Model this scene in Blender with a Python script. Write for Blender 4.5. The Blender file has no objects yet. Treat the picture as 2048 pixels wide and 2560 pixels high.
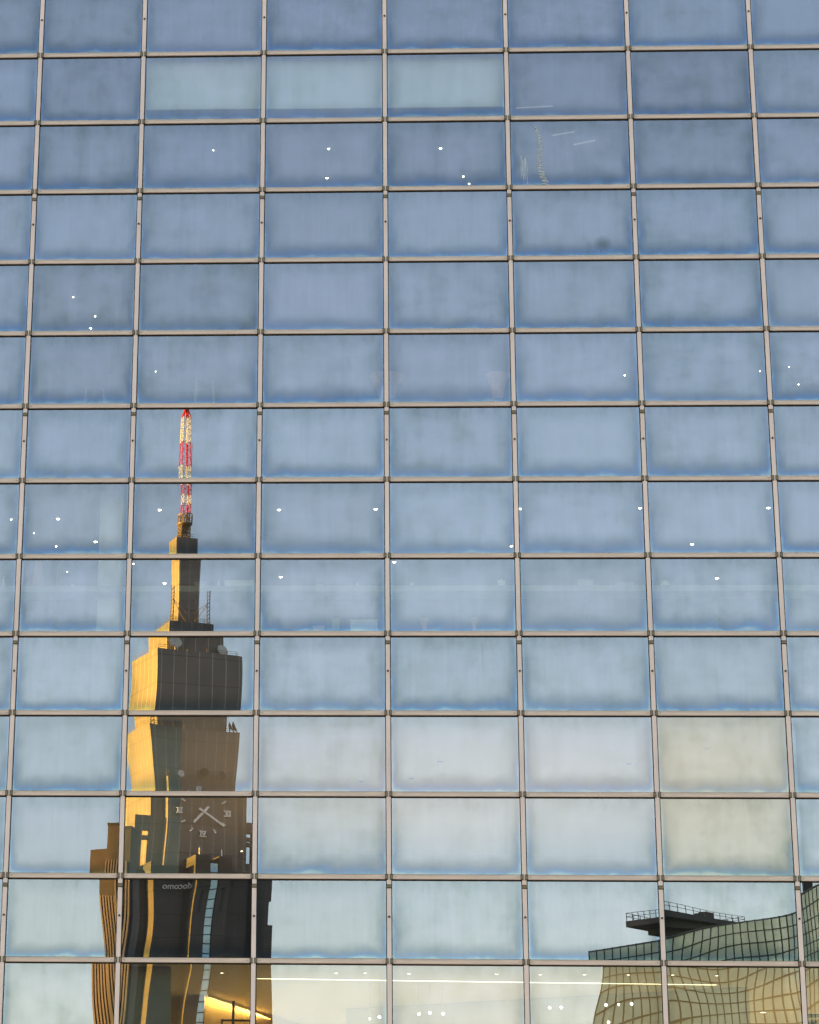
import bpy, math, random
from mathutils import Vector, Matrix
random.seed(7)
sc = bpy.context.scene
COL = sc.collection
R = math.radians

# ------------------------------------------------------------------ camera
F = 8000.0                       # focal length in photo pixels (2048 x 2560)
PPX, PPY = 1024 - 462.85, 1280 - 1060.58
CAM = Vector((0.8106, -55.1117, 1.65))
cr = Vector((0.99791843, 0.06260536, 0.01547204))
cu = Vector((0.01124898, -0.40522552, 0.91414755))
cf = Vector((-0.0635002, 0.91207064, 0.40508626))
cam_d = bpy.data.cameras.new('camera')
cam = bpy.data.objects.new('camera', cam_d)
COL.objects.link(cam)
cam.matrix_world = Matrix(((cr.x, cu.x, -cf.x, CAM.x), (cr.y, cu.y, -cf.y, CAM.y),
                           (cr.z, cu.z, -cf.z, CAM.z), (0, 0, 0, 1)))
cam_d.sensor_fit = 'VERTICAL'
cam_d.sensor_height = 24
cam_d.lens = 24 * F / 2560
cam_d.shift_x = 462.85 / 2560
cam_d.shift_y = -1060.58 / 2560
cam_d.clip_start = 0.5
cam_d.clip_end = 9000
sc.camera = cam

# ------------------------------------------------------------------ sky, sun, exposure
w = bpy.data.worlds.new('World')
sc.world = w
w.use_nodes = True
wn = w.node_tree
sky = wn.nodes.new('ShaderNodeTexSky')
sky.sky_type = 'NISHITA'
sky.sun_disc = False
SUN_EL, SUN_AZ = R(7), R(-82)
sky.sun_elevation = SUN_EL
sky.sun_rotation = SUN_AZ
sky.dust_density, sky.ozone_density, sky.air_density = 0.58, 0.3, 1.0
wn.links.new(sky.outputs[0], wn.nodes['Background'].inputs[0])
wn.nodes['Background'].inputs[1].default_value = 0.07
sd = bpy.data.lights.new('sun', 'SUN')
sd.energy = 5.0
sd.angle = R(0.5)
sd.color = (1.0, 0.58, 0.06)
sun = bpy.data.objects.new('sun', sd)
COL.objects.link(sun)
S = Vector((math.sin(SUN_AZ) * math.cos(SUN_EL), math.cos(SUN_AZ) * math.cos(SUN_EL), math.sin(SUN_EL)))
sun.rotation_euler = S.to_track_quat('Z', 'Y').to_euler()
vs = sc.view_settings
vs.view_transform = 'Standard'
vs.look = 'None'
vs.gamma = 1
vs.exposure = 3.0
sc.cycles.max_bounces = 10
sc.cycles.transparent_max_bounces = 16
sc.cycles.caustics_reflective = False
sc.cycles.caustics_refractive = False
sc.cycles.sample_clamp_indirect = 4.0


# ------------------------------------------------------------------ helpers
def ray(px, py):
    return (cf * F + cr * (px - PPX) - cu * (py - PPY)).normalized()


def at_y(px, py, y):             # point where the sight line meets the plane y
    d = ray(px, py)
    return CAM + d * ((y - CAM.y) / d.y)


def at_z(px, py, z):
    d = ray(px, py)
    return CAM + d * ((z - CAM.z) / d.z)


class MB:
    def __init__(s):
        s.v, s.f, s.m = [], [], []

    def poly(s, pts, mi=0):
        i = len(s.v)
        s.v += [tuple(p) for p in pts]
        s.f.append(tuple(range(i, i + len(pts))))
        s.m.append(mi)

    def box(s, x0, x1, y0, y1, z0, z1, mi=0, M=None):
        P = [Vector(p) for p in ((x0, y0, z0), (x1, y0, z0), (x1, y1, z0), (x0, y1, z0),
                                 (x0, y0, z1), (x1, y0, z1), (x1, y1, z1), (x0, y1, z1))]
        if M is not None:
            P = [M @ p for p in P]
        i = len(s.v)
        s.v += [tuple(p) for p in P]
        for f in ((0, 3, 2, 1), (4, 5, 6, 7), (0, 1, 5, 4), (1, 2, 6, 5), (2, 3, 7, 6), (3, 0, 4, 7)):
            s.f.append(tuple(i + k for k in f))
            s.m.append(mi)
        return s

    def prism(s, pts2, z0, z1, mi=0):          # vertical prism from a counter-clockwise plan outline
        n = len(pts2)
        i = len(s.v)
        s.v += [(p[0], p[1], z0) for p in pts2] + [(p[0], p[1], z1) for p in pts2]
        s.f.append(tuple(i + k for k in reversed(range(n))))
        s.f.append(tuple(i + n + k for k in range(n)))
        s.m += [mi, mi]
        for k in range(n):
            l = (k + 1) % n
            s.f.append((i + k, i + l, i + n + l, i + n + k))
            s.m.append(mi)
        return s

    def tube(s, a, b, r0, r1=None, n=8, mi=0):
        r1 = r0 if r1 is None else r1
        a, b = Vector(a), Vector(b)
        d = (b - a).normalized()
        u = d.cross(Vector((0, 0, 1)) if abs(d.z) < .95 else Vector((1, 0, 0))).normalized()
        t = d.cross(u)
        i = len(s.v)
        for c, rr in ((a, r0), (b, r1)):
            for k in range(n):
                q = c + (u * math.cos(2 * math.pi * k / n) + t * math.sin(2 * math.pi * k / n)) * rr
                s.v.append(tuple(q))
        s.f.append(tuple(i + k for k in range(n)))
        s.f.append(tuple(i + n + k for k in reversed(range(n))))
        s.m += [mi, mi]
        for k in range(n):
            l = (k + 1) % n
            s.f.append((i + l, i + k, i + n + k, i + n + l))
            s.m.append(mi)
        return s

    def lathe(s, c, prof, n=16, mi=0):         # prof: (radius, z) list
        i = len(s.v)
        for rr, z in prof:
            for k in range(n):
                s.v.append((c[0] + rr * math.cos(2 * math.pi * k / n), c[1] + rr * math.sin(2 * math.pi * k / n), c[2] + z))
        for j in range(len(prof) - 1):
            for k in range(n):
                l = (k + 1) % n
                s.f.append((i + j * n + k, i + j * n + l, i + (j + 1) * n + l, i + (j + 1) * n + k))
                s.m.append(mi)
        return s

    def mesh(s, name, *mats):
        me = bpy.data.meshes.new(name)
        me.from_pydata(s.v, [], s.f)
        for m in mats:
            me.materials.append(m)
        if len(mats) > 1:
            me.polygons.foreach_set('material_index', s.m)
        me.update()
        return me

    def build(s, name, mats, parent=None, loc=(0, 0, 0), smooth=False):
        if not isinstance(mats, (list, tuple)):
            mats = [mats]
        me = s.mesh(name, *mats)
        if smooth:
            for p in me.polygons:
                p.use_smooth = True
        return link(name, me, parent, loc)


def link(name, me, parent=None, loc=(0, 0, 0)):
    o = bpy.data.objects.new(name, me)
    COL.objects.link(o)
    o.location = loc
    if parent is not None:
        o.parent = parent
    return o


def empty(name, loc=(0, 0, 0), rz=0):
    o = link(name, None, None, loc)
    o.rotation_euler = (0, 0, rz)
    return o


def tag(o, label=None, cat=None, group=None, kind=None):
    if label:
        o['label'] = label
    if cat:
        o['category'] = cat
    if group:
        o['group'] = group
    if kind:
        o['kind'] = kind
    return o


# ------------------------------------------------------------------ materials
class NT:
    def __init__(s, name):
        s.mat = bpy.data.materials.new(name)
        s.mat.use_nodes = True
        s.t = s.mat.node_tree
        s.t.nodes.clear()
        s.out = s.t.nodes.new('ShaderNodeOutputMaterial')

    def n(s, typ, ins=None, **props):
        nd = s.t.nodes.new('ShaderNode' + typ)
        for k, v in props.items():
            setattr(nd, k, v)
        for k, v in (ins or {}).items():
            sock = nd.inputs[k]
            if isinstance(v, bpy.types.NodeSocket):
                s.t.links.new(v, sock)
            else:
                sock.default_value = v
        return nd

    def math(s, op, a, b=None, c=None, clamp=False):
        ins = {0: a}
        if b is not None:
            ins[1] = b
        if c is not None:
            ins[2] = c
        return s.n('Math', ins, operation=op, use_clamp=clamp).outputs[0]

    def mixc(s, fac, a, b, blend='MIX'):
        nd = s.n('Mix', None, data_type='RGBA', blend_type=blend)
        for idx, v in ((0, fac), (6, a), (7, b)):
            if isinstance(v, bpy.types.NodeSocket):
                s.t.links.new(v, nd.inputs[idx])
            else:
                nd.inputs[idx].default_value = v if idx == 0 or len(v) == 4 else (*v, 1)
        return nd.outputs[2]

    def ramp(s, fac, stops, interp='LINEAR'):
        nd = s.n('ValToRGB', {0: fac})
        cr_ = nd.color_ramp
        cr_.interpolation = interp
        while len(cr_.elements) < len(stops):
            cr_.elements.new(0.5)
        for e, (p, c) in zip(cr_.elements, stops):
            e.position = p
            e.color = (*c, 1)
        return nd.outputs[0]

    def maprange(s, v, a, b, c=0.0, d=1.0, smooth=False):
        nd = s.n('MapRange', {0: v, 1: a, 2: b, 3: c, 4: d})
        if smooth:
            nd.interpolation_type = 'SMOOTHSTEP'
        return nd.outputs[0]

    def noise(s, vec, scale, detail=3, rough=.55):
        return s.n('TexNoise', {'Vector': vec, 'Scale': scale, 'Detail': detail, 'Roughness': rough}).outputs[0]

    def done(s, shader):
        s.t.links.new(shader, s.out.inputs[0])
        return s.mat


def paint(name, col, rough=.6, metal=0, var=.12, scale=3.0, streak=None, spec=.4):
    t = NT(name)
    co = t.n('TexCoord').outputs['Object']
    if streak:
        co = t.n('Mapping', {0: co, 3: streak}).outputs[0]
    nz = t.noise(co, scale, 5)
    f = t.maprange(nz, .3, .7, 1 - var, 1 + var)
    c = t.mixc(1.0, col, t.n('CombineColor', {0: f, 1: f, 2: f}).outputs[0], 'MULTIPLY')
    b = t.n('BsdfPrincipled', {'Base Color': c, 'Roughness': rough, 'Metallic': metal, 'Specular IOR Level': spec})
    return t.done(b.outputs[0])


def emit(name, col, power):
    t = NT(name)
    return t.done(t.n('Emission', {0: (*col, 1), 1: power}).outputs[0])


M = {}
M['alu'] = paint('painted_aluminium', (.81, .65, .665), .45, 0, .16, 1.2, (1, 1, .4))
M['alu_h'] = paint('weathered_aluminium', (.70, .55, .515), .45, 0, .22, 1.6, (.6, 1, 6))
M['clip'] = paint('olive_clip_metal', (.20, .15, .095), .5, 0, .3, 20)
M['gasket'] = paint('black_gasket', (.012, .012, .012), .7)
M['bolt'] = paint('dark_bolt', (.02, .018, .016), .5)
M['dark_panel'] = paint('spandrel_black', (.012, .012, .013), .8)
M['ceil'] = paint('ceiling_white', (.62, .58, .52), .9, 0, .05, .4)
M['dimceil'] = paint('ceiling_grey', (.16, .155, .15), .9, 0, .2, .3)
M['inwall'] = paint('inner_wall', (.30, .28, .25), .9, 0, .1, .5)
M['brownwall'] = paint('brown_inner_wall', (.42, .27, .10), .9, 0, .1, .5)
M['greenwall'] = paint('grey_green_inner_wall', (.28, .30, .25), .9, 0, .15, .5)
M['cream'] = paint('cream_inner_wall', (.62, .58, .47), .9, 0, .08, .5)
M['blind'] = paint('blind_fabric', (.84, .90, .90), .9, 0, .04, 6, (1, 1, .1))
M['white'] = paint('white_paint', (.78, .77, .74), .5, 0, .06)
M['pink'] = paint('pink_fabric', (.62, .34, .30), .9, 0, .2, 9, (1, 1, .2))
M['palewood'] = paint('pale_wood', (.5, .42, .3), .6, 0, .2, 4)
M['counter'] = paint('pale_counter', (.36, .36, .32), .6, 0, .08)
M['blackmetal'] = paint('black_metal', (.02, .02, .02), .5)
M['stone'] = paint('granite_plinth', (.25, .24, .23), .7, 0, .2, 8)
M['red'] = paint('red_mast_paint', (.48, .012, .008), .5)
M['mastwhite'] = paint('white_mast_paint', (.74, .72, .70), .5)
M['steel'] = paint('tower_steel', (.22, .17, .11), .5)
M['numeral'] = paint('numeral_metal', (.95, .92, .85), .4)
M['lamp'] = emit('lamp_glow', (1.0, .84, .55), 1.1)
M['lampw'] = emit('lamp_glow_white', (1.0, .92, .78), 2.2)
M['tube'] = emit('tube_glow', (.95, .95, 1.0), .03)
M['strip'] = emit('strip_glow', (1.0, .84, .50), .42)
M['lampoff'] = paint('lamp_unlit', (.12, .15, .17), .4)


def glass_mat():
    t = NT('coated_glass')
    uv = t.n('UVMap', None, uv_map='pane_uv').outputs[0]
    sp = t.n('SeparateXYZ', {0: uv})
    u, v = sp.outputs[0], sp.outputs[1]
    oi = t.n('ObjectInfo')
    rnd, ocol, dirt = oi.outputs['Random'], oi.outputs['Color'], oi.outputs['Alpha']
    W, H = 2.2, 1.3
    x, z = t.math('MULTIPLY', u, W), t.math('MULTIPLY', v, H)
    pv = t.n('CombineXYZ', {0: t.math('ADD', x, t.math('MULTIPLY', rnd, 371.0)),
                            1: t.math('ADD', z, t.math('MULTIPLY', rnd, 917.0)), 2: 0.0}).outputs[0]
    ds = t.math('MULTIPLY', t.math('MINIMUM', u, t.math('SUBTRACT', 1.0, u)), W)
    dt = t.math('SUBTRACT', H, z)
    n1 = t.noise(pv, 2.2, 3)
    n2 = t.noise(pv, 9.0, 4)
    # coloured edge bloom of the sealed unit: strongest along the bottom, weaker up the sides
    r2 = t.math('FRACT', t.math('MULTIPLY', rnd, 173.7))
    r3 = t.math('FRACT', t.math('MULTIPLY', rnd, 911.3))
    wob = t.math('MULTIPLY', t.math('SUBTRACT', n1, .5), .75)
    slope = t.math('MULTIPLY', t.math('MULTIPLY', t.math('SUBTRACT', u, .5), t.math('SUBTRACT', r3, .5)), .22)
    tb = t.math('ADD', t.math('DIVIDE', z, t.math('ADD', t.maprange(r2, 0, 1, .22, .40), slope)), wob)
    sidew = t.math('ADD', .14, t.math('MULTIPLY', t.math('SUBTRACT', dt, 0.0), .05))
    ts = t.math('ADD', t.math('DIVIDE', ds, sidew), wob)
    tt = t.n('Math', {0: tb, 1: ts, 2: .45}, operation='SMOOTH_MIN', use_clamp=True).outputs[0]
    edge = t.ramp(tt, [(0.0, (.80, .97, 1.0)), (.09, (.46, .75, 1.0)), (.22, (.47, .63, .90)),
                       (.44, (.62, .68, .76)), (.74, (.84, .86, .87)), (1.0, (1, 1, 1))])
    eside = t.ramp(t.math('MINIMUM', ts, 1.0), [(0.0, (.80, .95, 1.0)), (.12, (.62, .80, .97)), (.32, (.70, .76, .85)),
                                 (.62, (.84, .87, .87)), (1.0, (1, 1, 1))])
    low = t.maprange(z, .10, .75, 1.0, 0.0)
    edge = t.mixc(low, eside, edge)
    sidefade = t.maprange(t.math('ADD', z, t.math('MULTIPLY', wob, 1.2)), .5, 1.3, 1.0, .45)
    base = t.mixc(1.0, edge, ocol, 'MULTIPLY')
    base = t.mixc(t.math('MULTIPLY', sidefade, t.maprange(r3, 0, 1, .62, 1.0)), ocol, base)
    # smoky frame of grime a hand's breadth in from the edges
    dm_ = t.n('Math', {0: t.math('MINIMUM', ds, z), 1: t.math('ADD', dt, .06), 2: .12}, operation='SMOOTH_MIN').outputs[0]
    gr = t.math('ADD', dm_, t.math('MULTIPLY', wob, .22))
    gcol = t.ramp(t.maprange(gr, .0, .42), [(0.0, (.93, .95, .96)), (.14, (.82, .84, .84)), (.40, (.84, .865, .86)), (.72, (.95, .96, .96)), (1.0, (1.0, 1.0, 1.0))])
    base = t.mixc(t.maprange(r2, 0, 1, .55, 1.0), base, t.mixc(1.0, base, gcol, 'MULTIPLY'))
    # cloudy film
    blot = t.n('TexNoise', {'Vector': t.n('Mapping', {0: pv, 3: (1.0, .75, 1)}).outputs[0], 'Scale': 1.7, 'Detail': 4,
                            'Roughness': .6}).outputs[0]
    film = t.ramp(blot, [(.30, (.80, .82, .81)), (.44, (.91, .925, .92)), (.58, (.97, .97, 1.0)), (.72, (1.02, 1.02, 1.02))])
    base = t.mixc(t.math('MULTIPLY', dirt, 1.0), base, t.mixc(1.0, base, film, 'MULTIPLY'))
    # hanging dirt below the top bar
    drip = t.noise(t.n('Mapping', {0: pv, 3: (7.0, 2.2, 1)}).outputs[0], 1.0, 4, .65)
    topm = t.math('MULTIPLY', t.maprange(dt, .02, .34, 1, 0), t.maprange(drip, .46, .72, 0, 1))
    side_dirt = t.math('MULTIPLY', t.maprange(ds, .05, .35, 1, 0), t.maprange(drip, .45, .7, 0, .7))
    dm = t.math('MULTIPLY', t.math('MAXIMUM', topm, side_dirt), .55)
    base = t.mixc(dm, base, t.mixc(1.0, base, (.62, .70, .68), 'MULTIPLY'))
    ld = t.noise(t.n('Mapping', {0: pv, 3: (5.5, .22, 1)}).outputs[0], 1.0, 4, .75)
    ldm = t.math('MULTIPLY', t.math('MULTIPLY', t.maprange(ld, .66, .74, 0, .5), t.maprange(z, .2, 1.2, 0, 1)), dirt)
    base = t.mixc(ldm, base, t.mixc(1.0, base, (.66, .70, .70), 'MULTIPLY'))
    # broad upright and level wash marks left by the cleaning cradle
    bx = t.n('TexNoise', {'Vector': t.n('Mapping', {0: pv, 3: (3.2, .9, 1)}).outputs[0], 'Scale': 1.0, 'Detail': 2}).outputs[0]
    bz = t.n('TexNoise', {'Vector': t.n('Mapping', {0: pv, 3: (1.3, 3.2, 1)}).outputs[0], 'Scale': 1.0, 'Detail': 4, 'Roughness': .65}).outputs[0]
    bb_ = t.ramp(t.math('MULTIPLY', t.math('ADD', bx, bz), .5), [(.36, (.84, .86, .855)), (.48, (.95, .96, .95)), (.58, (1.0, 1.0, 1.0)), (.68, (1.03, 1.03, 1.04))])
    base = t.mixc(dirt, base, t.mixc(1.0, base, bb_, 'MULTIPLY'))
    # long vertical washing streaks
    st = t.noise(t.n('Mapping', {0: pv, 3: (16.0, .7, 1)}).outputs[0], 1.0, 3, .6)
    sv = t.maprange(st, .3, .7, .965, 1.025)
    base = t.mixc(1.0, base, t.n('CombineColor', {0: sv, 1: sv, 2: sv}).outputs[0], 'MULTIPLY')
    fine = t.noise(t.n('Mapping', {0: pv, 3: (55.0, 3.5, 1)}).outputs[0], 1.0, 2, .7)
    scr = t.maprange(fine, .66, .80, 0, 1)
    curl = t.n('TexNoise', {'Vector': pv, 'Scale': 13.0, 'Detail': 6, 'Roughness': .7, 'Distortion': 2.0}).outputs[0]
    scr2 = t.math('MULTIPLY', t.maprange(curl, .63, .76, 0, 1), t.maprange(n1, .45, .65, 0, 1))
    marks = t.math('MULTIPLY', t.math('ADD', t.math('MULTIPLY', scr, t.maprange(n1, .4, .62, 0, 1)), t.math('MULTIPLY', scr2, .7)), dirt)
    fr = t.n('LayerWeight', {0: .22}).outputs['Fresnel']
    refl = t.math('ADD', .475, t.math('MULTIPLY', fr, .08))
    gl = t.n('BsdfGlossy', {'Color': base, 'Roughness': 0.0})
    tr = t.n('BsdfTransparent', {0: (.85, .90, .83, 1)})
    m1 = t.n('MixShader', {0: refl, 1: tr.outputs[0], 2: gl.outputs[0]})
    df = t.n('BsdfDiffuse', {0: (.62, .64, .62, 1)})
    dustf = t.math('ADD', .010, t.math('MULTIPLY', marks, .13), clamp=True)
    m2 = t.n('MixShader', {0: dustf, 1: m1.outputs[0], 2: df.outputs[0]})
    return t.done(m2.outputs[0])


M['glass'] = glass_mat()


def tower_panels(name, col, joint, pw, ph, line_f=1.7, dark_f=.45, var=.06, gap=.10):
    """precast panels: pale vertical joint beads every pw metres, dark horizontal joints every ph"""
    t = NT(name)
    geo = t.n('NewGeometry')
    co = t.n('TexCoord').outputs['Object']
    sp = t.n('SeparateXYZ', {0: co})
    nrm = t.n('VectorTransform', {0: geo.outputs['Normal']}, vector_type='NORMAL', convert_from='WORLD', convert_to='OBJECT')
    ns = t.n('SeparateXYZ', {0: nrm.outputs[0]})
    isx = t.math('GREATER_THAN', t.math('ABSOLUTE', ns.outputs[0]), .7)
    hcoord = t.n('Mix', {0: isx, 2: sp.outputs[0], 3: t.math('MULTIPLY', sp.outputs[1], 1.0)}, data_type='FLOAT').outputs[0]
    fx = t.math('ABSOLUTE', t.math('SUBTRACT', t.math('FRACT', t.math('DIVIDE', hcoord, pw)), .5))
    fz = t.math('ABSOLUTE', t.math('SUBTRACT', t.math('FRACT', t.math('DIVIDE', sp.outputs[2], ph)), .5))
    lx = t.math('GREATER_THAN', fx, .5 - gap / pw)
    lz = t.math('GREATER_THAN', fz, .5 - .09 / ph)
    nz = t.noise(co, .12, 4)
    f = t.maprange(nz, .3, .7, 1 - var, 1 + var)
    c = t.mixc(1.0, col, t.n('CombineColor', {0: f, 1: f, 2: f}).outputs[0], 'MULTIPLY')
    c = t.mixc(t.math('MULTIPLY', lx, .8), c, joint)
    c = t.mixc(t.math('MULTIPLY', lz, .75), c, tuple(k * dark_f for k in col))
    b = t.n('BsdfPrincipled', {'Base Color': c, 'Roughness': .75, 'Specular IOR Level': .3})
    return t.done(b.outputs[0])


M['tower'] = tower_panels('tower_panels', (.20, .172, .148), (.40, .36, .28), 2.6, 7.0)
M['podium'] = tower_panels('podium_panels', (.085, .075, .070), (.12, .105, .10), 4.0, 6.0, gap=.06)
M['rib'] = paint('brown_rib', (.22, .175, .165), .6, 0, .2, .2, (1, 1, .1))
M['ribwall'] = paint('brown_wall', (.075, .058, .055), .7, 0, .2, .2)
M['dishwhite'] = paint('dish_white', (.6, .57, .52), .5)


def city_glass(name, col, rough, refl):
    t = NT(name)
    co = t.n('TexCoord').outputs['Object']
    nz = t.noise(co, .35, 3)
    c = t.mixc(nz, tuple(k * .75 for k in col), tuple(k * 1.2 for k in col))
    d = t.n('BsdfDiffuse', {0: c})
    g = t.n('BsdfGlossy', {0: (*[min(1, k * 1.5) for k in col], 1), 1: rough})
    return t.done(t.n('MixShader', {0: refl, 1: d.outputs[0], 2: g.outputs[0]}).outputs[0])


M['stripglass'] = city_glass('stair_glass', (.34, .44, .46), .15, .45)
M['greenglass'] = city_glass('green_glass', (.82, .94, .62), .2, .14)
M['greenframe'] = paint('dark_green_frame', (.06, .075, .055), .5)
M['deckdark'] = paint('dark_deck', (.035, .034, .034), .6)
M['asphalt'] = paint('asphalt', (.05, .05, .052), .85, 0, .25, .6)
M['paving'] = paint('grey_paving', (.24, .235, .225), .8, 0, .15, 1.5)

# ------------------------------------------------------------------ ground
g = MB()
g.box(-4000, 4000, -4000, 4000, -1.0, 0)
tag(g.build('ground', M['asphalt']), kind='structure')
g = MB()
g.box(-40, 40, -9, -.35, 0.004, .12)
tag(g.build('pavement', M['paving']), kind='structure')

# ------------------------------------------------------------------ the glass block
Z0 = CAM.z + 25.199          # height of the first cross bar seen
PH = 1.4                     # pane pitch
W0, WC = 1.97291, 2.287658   # width of the narrow bay, of the others


def zk(k):
    return Z0 - PH * k


XM = [-2 * WC - W0 - WC, -2 * WC - W0] + [(c - 3) * WC for c in range(1, 9)]   # mullion lines
MW, TH = .075, .076          # mullion width, cross bar height
block = empty('glass_office_block', (0, 0, 0))
tag(block, 'glass curtain wall of bluish panes in a pinkish grey metal grid, filling the whole view', 'building')

# mullions: split at every third bar, with a sleeve there, and a bolt in each spandrel row
ZTOP, ZBOT = zk(-4), zk(19)
for i, x in enumerate(XM):
    m = MB()
    m.box(-MW / 2, MW / 2, 0, .16, ZBOT, ZTOP)
    mo = m.build('mullion', M['alu'], block, (x, 0, 0))
    b = mo.modifiers.new('bevel', 'BEVEL')
    b.width = .005
    b.segments = 2
    if 1 <= i <= 7:
        for k in (-1, 2, 5, 8, 11, 14):
            s_ = MB()
            s_.box(-.041, .041, -.006, .02, -.026, .022)
            s_.box(-.042, .042, -.008, .02, -.038, -.026, 1)
            s_.box(-.042, .042, -.007, .02, .022, .028, 1)
            s_.build('joint_sleeve', [M['clip'], M['gasket']], mo, (0, 0, zk(k) - .155))
            bb = MB()
            bb.tube((0, -.022, 0), (0, .0, 0), .016, .019, 10)
            bb.tube((0, -.03, 0), (0, -.022, 0), .008, .010, 8)
            bb.build('bolt', M['bolt'], mo, (0, 0, zk(k) - .665))


# panes
def pane_mesh(w_, h_, prm, nx=22, ny=14):
    ox, oy, kx, kz, tw, e, wav, ph, q1, q2 = prm
    me = bpy.data.meshes.new('pane')
    vs_, fs = [], []
    hw, hh = w_ / 2, h_ / 2
    for j in range(ny + 1):
        for i in range(nx + 1):
            x, z = -hw + w_ * i / nx, -hh + h_ * j / ny
            y = ox * x + oy * z + kx * x * x / 2 + kz * z * z / 2 + tw * x * z
            y += q1 * x * x * z / 2 + q2 * x * z * z / 2
            y += e * ((x / hw) ** 6 * hw + (z / hh) ** 6 * hh) / 6
            y += wav * math.sin(x * 3.1 + ph) * math.cos(z * 2.6 + ph * 1.7) + wav * .5 * math.sin(z * 4.4 + x * 1.3 + ph * 2)
            vs_.append((x, y, z))
    for j in range(ny):
        for i in range(nx):
            a = j * (nx + 1) + i
            fs.append((a, a + 1, a + nx + 2, a + nx + 1))
    me.from_pydata(vs_, [], fs)
    uvl = me.uv_layers.new(name='pane_uv')
    for l in me.loops:
        q = vs_[l.vertex_index]
        uvl.data[l.index].uv = (q[0] / w_ + .5, q[2] / h_ + .5)
    for p in me.polygons:
        p.use_smooth = True
    me.materials.append(M['glass'])
    me.update()
    return me


PXM = 1 / (2 * F)


def prm(dx=0, dy=0, mx=1.0, mz=1.0, shear=0.0, e=0.0, wav=0.0, ph=0.0, spx=142.0, flare=0.0, skew=0.0):
    """dx, dy: shift of the mirror image in photo pixels; mx, mz: its stretch; shear: px per metre of height"""
    kx = -(1 - 1 / mx) * spx * PXM
    kz = -(1 - 1 / mz) * spx * PXM
    return (-dx * PXM, dy * PXM, kx, kz, -shear * PXM, e, wav, ph, -flare * spx * PXM, skew * PXM)


SPECIAL = {   # (row, column) as counted in the photo, panes that carry the mirrored buildings
    (7, 2): prm(-8, 0, 1.05, 1.0, -1, wav=.00002, ph=.4),
    (8, 2): prm(-7, 0, 1.0, 1.0, -2, wav=.00008, ph=1.0),
    (9, 2): prm(0, 0, 1.04, 1.0, 2, wav=.00006, ph=2.0),
    (10, 2): prm(10, -10, 1.355, 1.0, 0, wav=.00004, ph=.0, skew=14, flare=-.02),
    (11, 2): prm(0, 0, 1.0, 1.0, -4, wav=.00005, ph=.7, flare=.16),
    (12, 2): prm(7, 0, 1.152, 1.0, 2, wav=.00006, ph=1.3),
    (13, 2): prm(3, 0, 1.08, 1.0, 11, wav=.00012, ph=2.2),
    (14, 2): prm(-8, 0, 1.0, 1.0, 16, wav=.00010, ph=.2),
    (13, 3): prm(16, 0, 1.05, 1.0, 7, wav=.00008, ph=.9),
    (12, 1): prm(6, 0, .9, 1.0, 4, wav=.00012, ph=.3),
    (13, 1): prm(46, 0, .9, 1.0, -14, wav=.00012, ph=1.5),
    (14, 1): prm(13, 0, 1.05, 1.0, -16, wav=.00012, ph=2.5),
    (13, 5): prm(0, 0, 1.1, 1.05, 0, wav=.00010, ph=.8),
    (13, 6): prm(-8, -4, 1.2, 1.1, 0, wav=.00018, ph=1.9),
    (13, 7): prm(0, -20, 1.1, 1.2, 0, wav=.00015, ph=.5),
    (14, 5): prm(16, 0, 1.2, 1.4, 10, wav=.00022, ph=.6),
    (14, 6): prm(0, 0, 1.3, 1.4, -6, wav=.00026, ph=2.1),
    (14, 7): prm(0, 0, 1.2, 1.4, 0, wav=.00022, ph=1.1),
}
DIRTY = {(2, 6): 1.9, (3, 6): 1.9, (3, 5): 1.6, (3, 7): 1.4, (2, 7): 1.3, (5, 1): 1.4, (5, 2): 1.4, (9, 6): 1.6,
         (2, 1): 1.5, (3, 1): 1.5, (9, 7): 1.5, (8, 2): 1.4}

shared = {}


def shared_mesh(key, fn):
    if key not in shared:
        shared[key] = fn()
    return shared[key]


def gasket_mesh(w_, h_):
    m = MB()
    hw, hh = w_ / 2, h_ / 2
    m.box(-hw - .013, -hw, -.012, .02, -hh - .006, hh + .02)
    m.box(hw, hw + .013, -.012, .02, -hh - .006, hh + .02)
    m.box(-hw, hw, -.012, .02, hh, hh + .02)
    m.box(-hw, hw, -.012, .02, -hh - .006, -hh)
    return m.mesh('window', M['gasket'])


def transom_mesh(w_):
    m = MB()
    hw = w_ / 2 + .02
    m.box(-hw, hw, 0, .10, -TH / 2 + .009, TH / 2)
    m.box(-hw, hw, .004, .10, -TH / 2, -TH / 2 + .0088, 1)
    m.box(-hw, hw, -.0025, .0, TH / 2 - .010, TH / 2 - .0015, 0)
    for s in (-1, 1):
        m.tube((s * (hw - .075), -.006, 0), (s * (hw - .075), 0, 0), .0055, n=8, mi=2)
    return m.mesh('transom', M['alu_h'], M['white'] if False else M['alu'], M['bolt'])


def clip_mesh():
    m = MB()
    m.box(-.0165, .0165, -.016, .06, -.041, .041, 0)
    m.box(-.0235, .0235, -.010, .06, -.048, .047, 1)
    return m.mesh('end_clip', M['clip'], M['gasket'])


def pane_colour(r, c):
    rr = random.Random(r * 31 + c)
    k = (1 + rr.uniform(-.06, .035)) * DARK.get((r, c), 1) * (.95 if r < 5 else .98 if r < 7 else 1)  # tint darkened in upper rows, painting in a deeper mirrored sky
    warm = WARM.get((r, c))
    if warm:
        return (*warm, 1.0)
    return ((.86 * k * (1 + rr.uniform(-.012, .012)), .825 * k, .985 * k * (1 + rr.uniform(-.02, .01)), min(1.0, DIRTY.get((r, c), rr.uniform(.35, 1.0)))))


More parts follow.
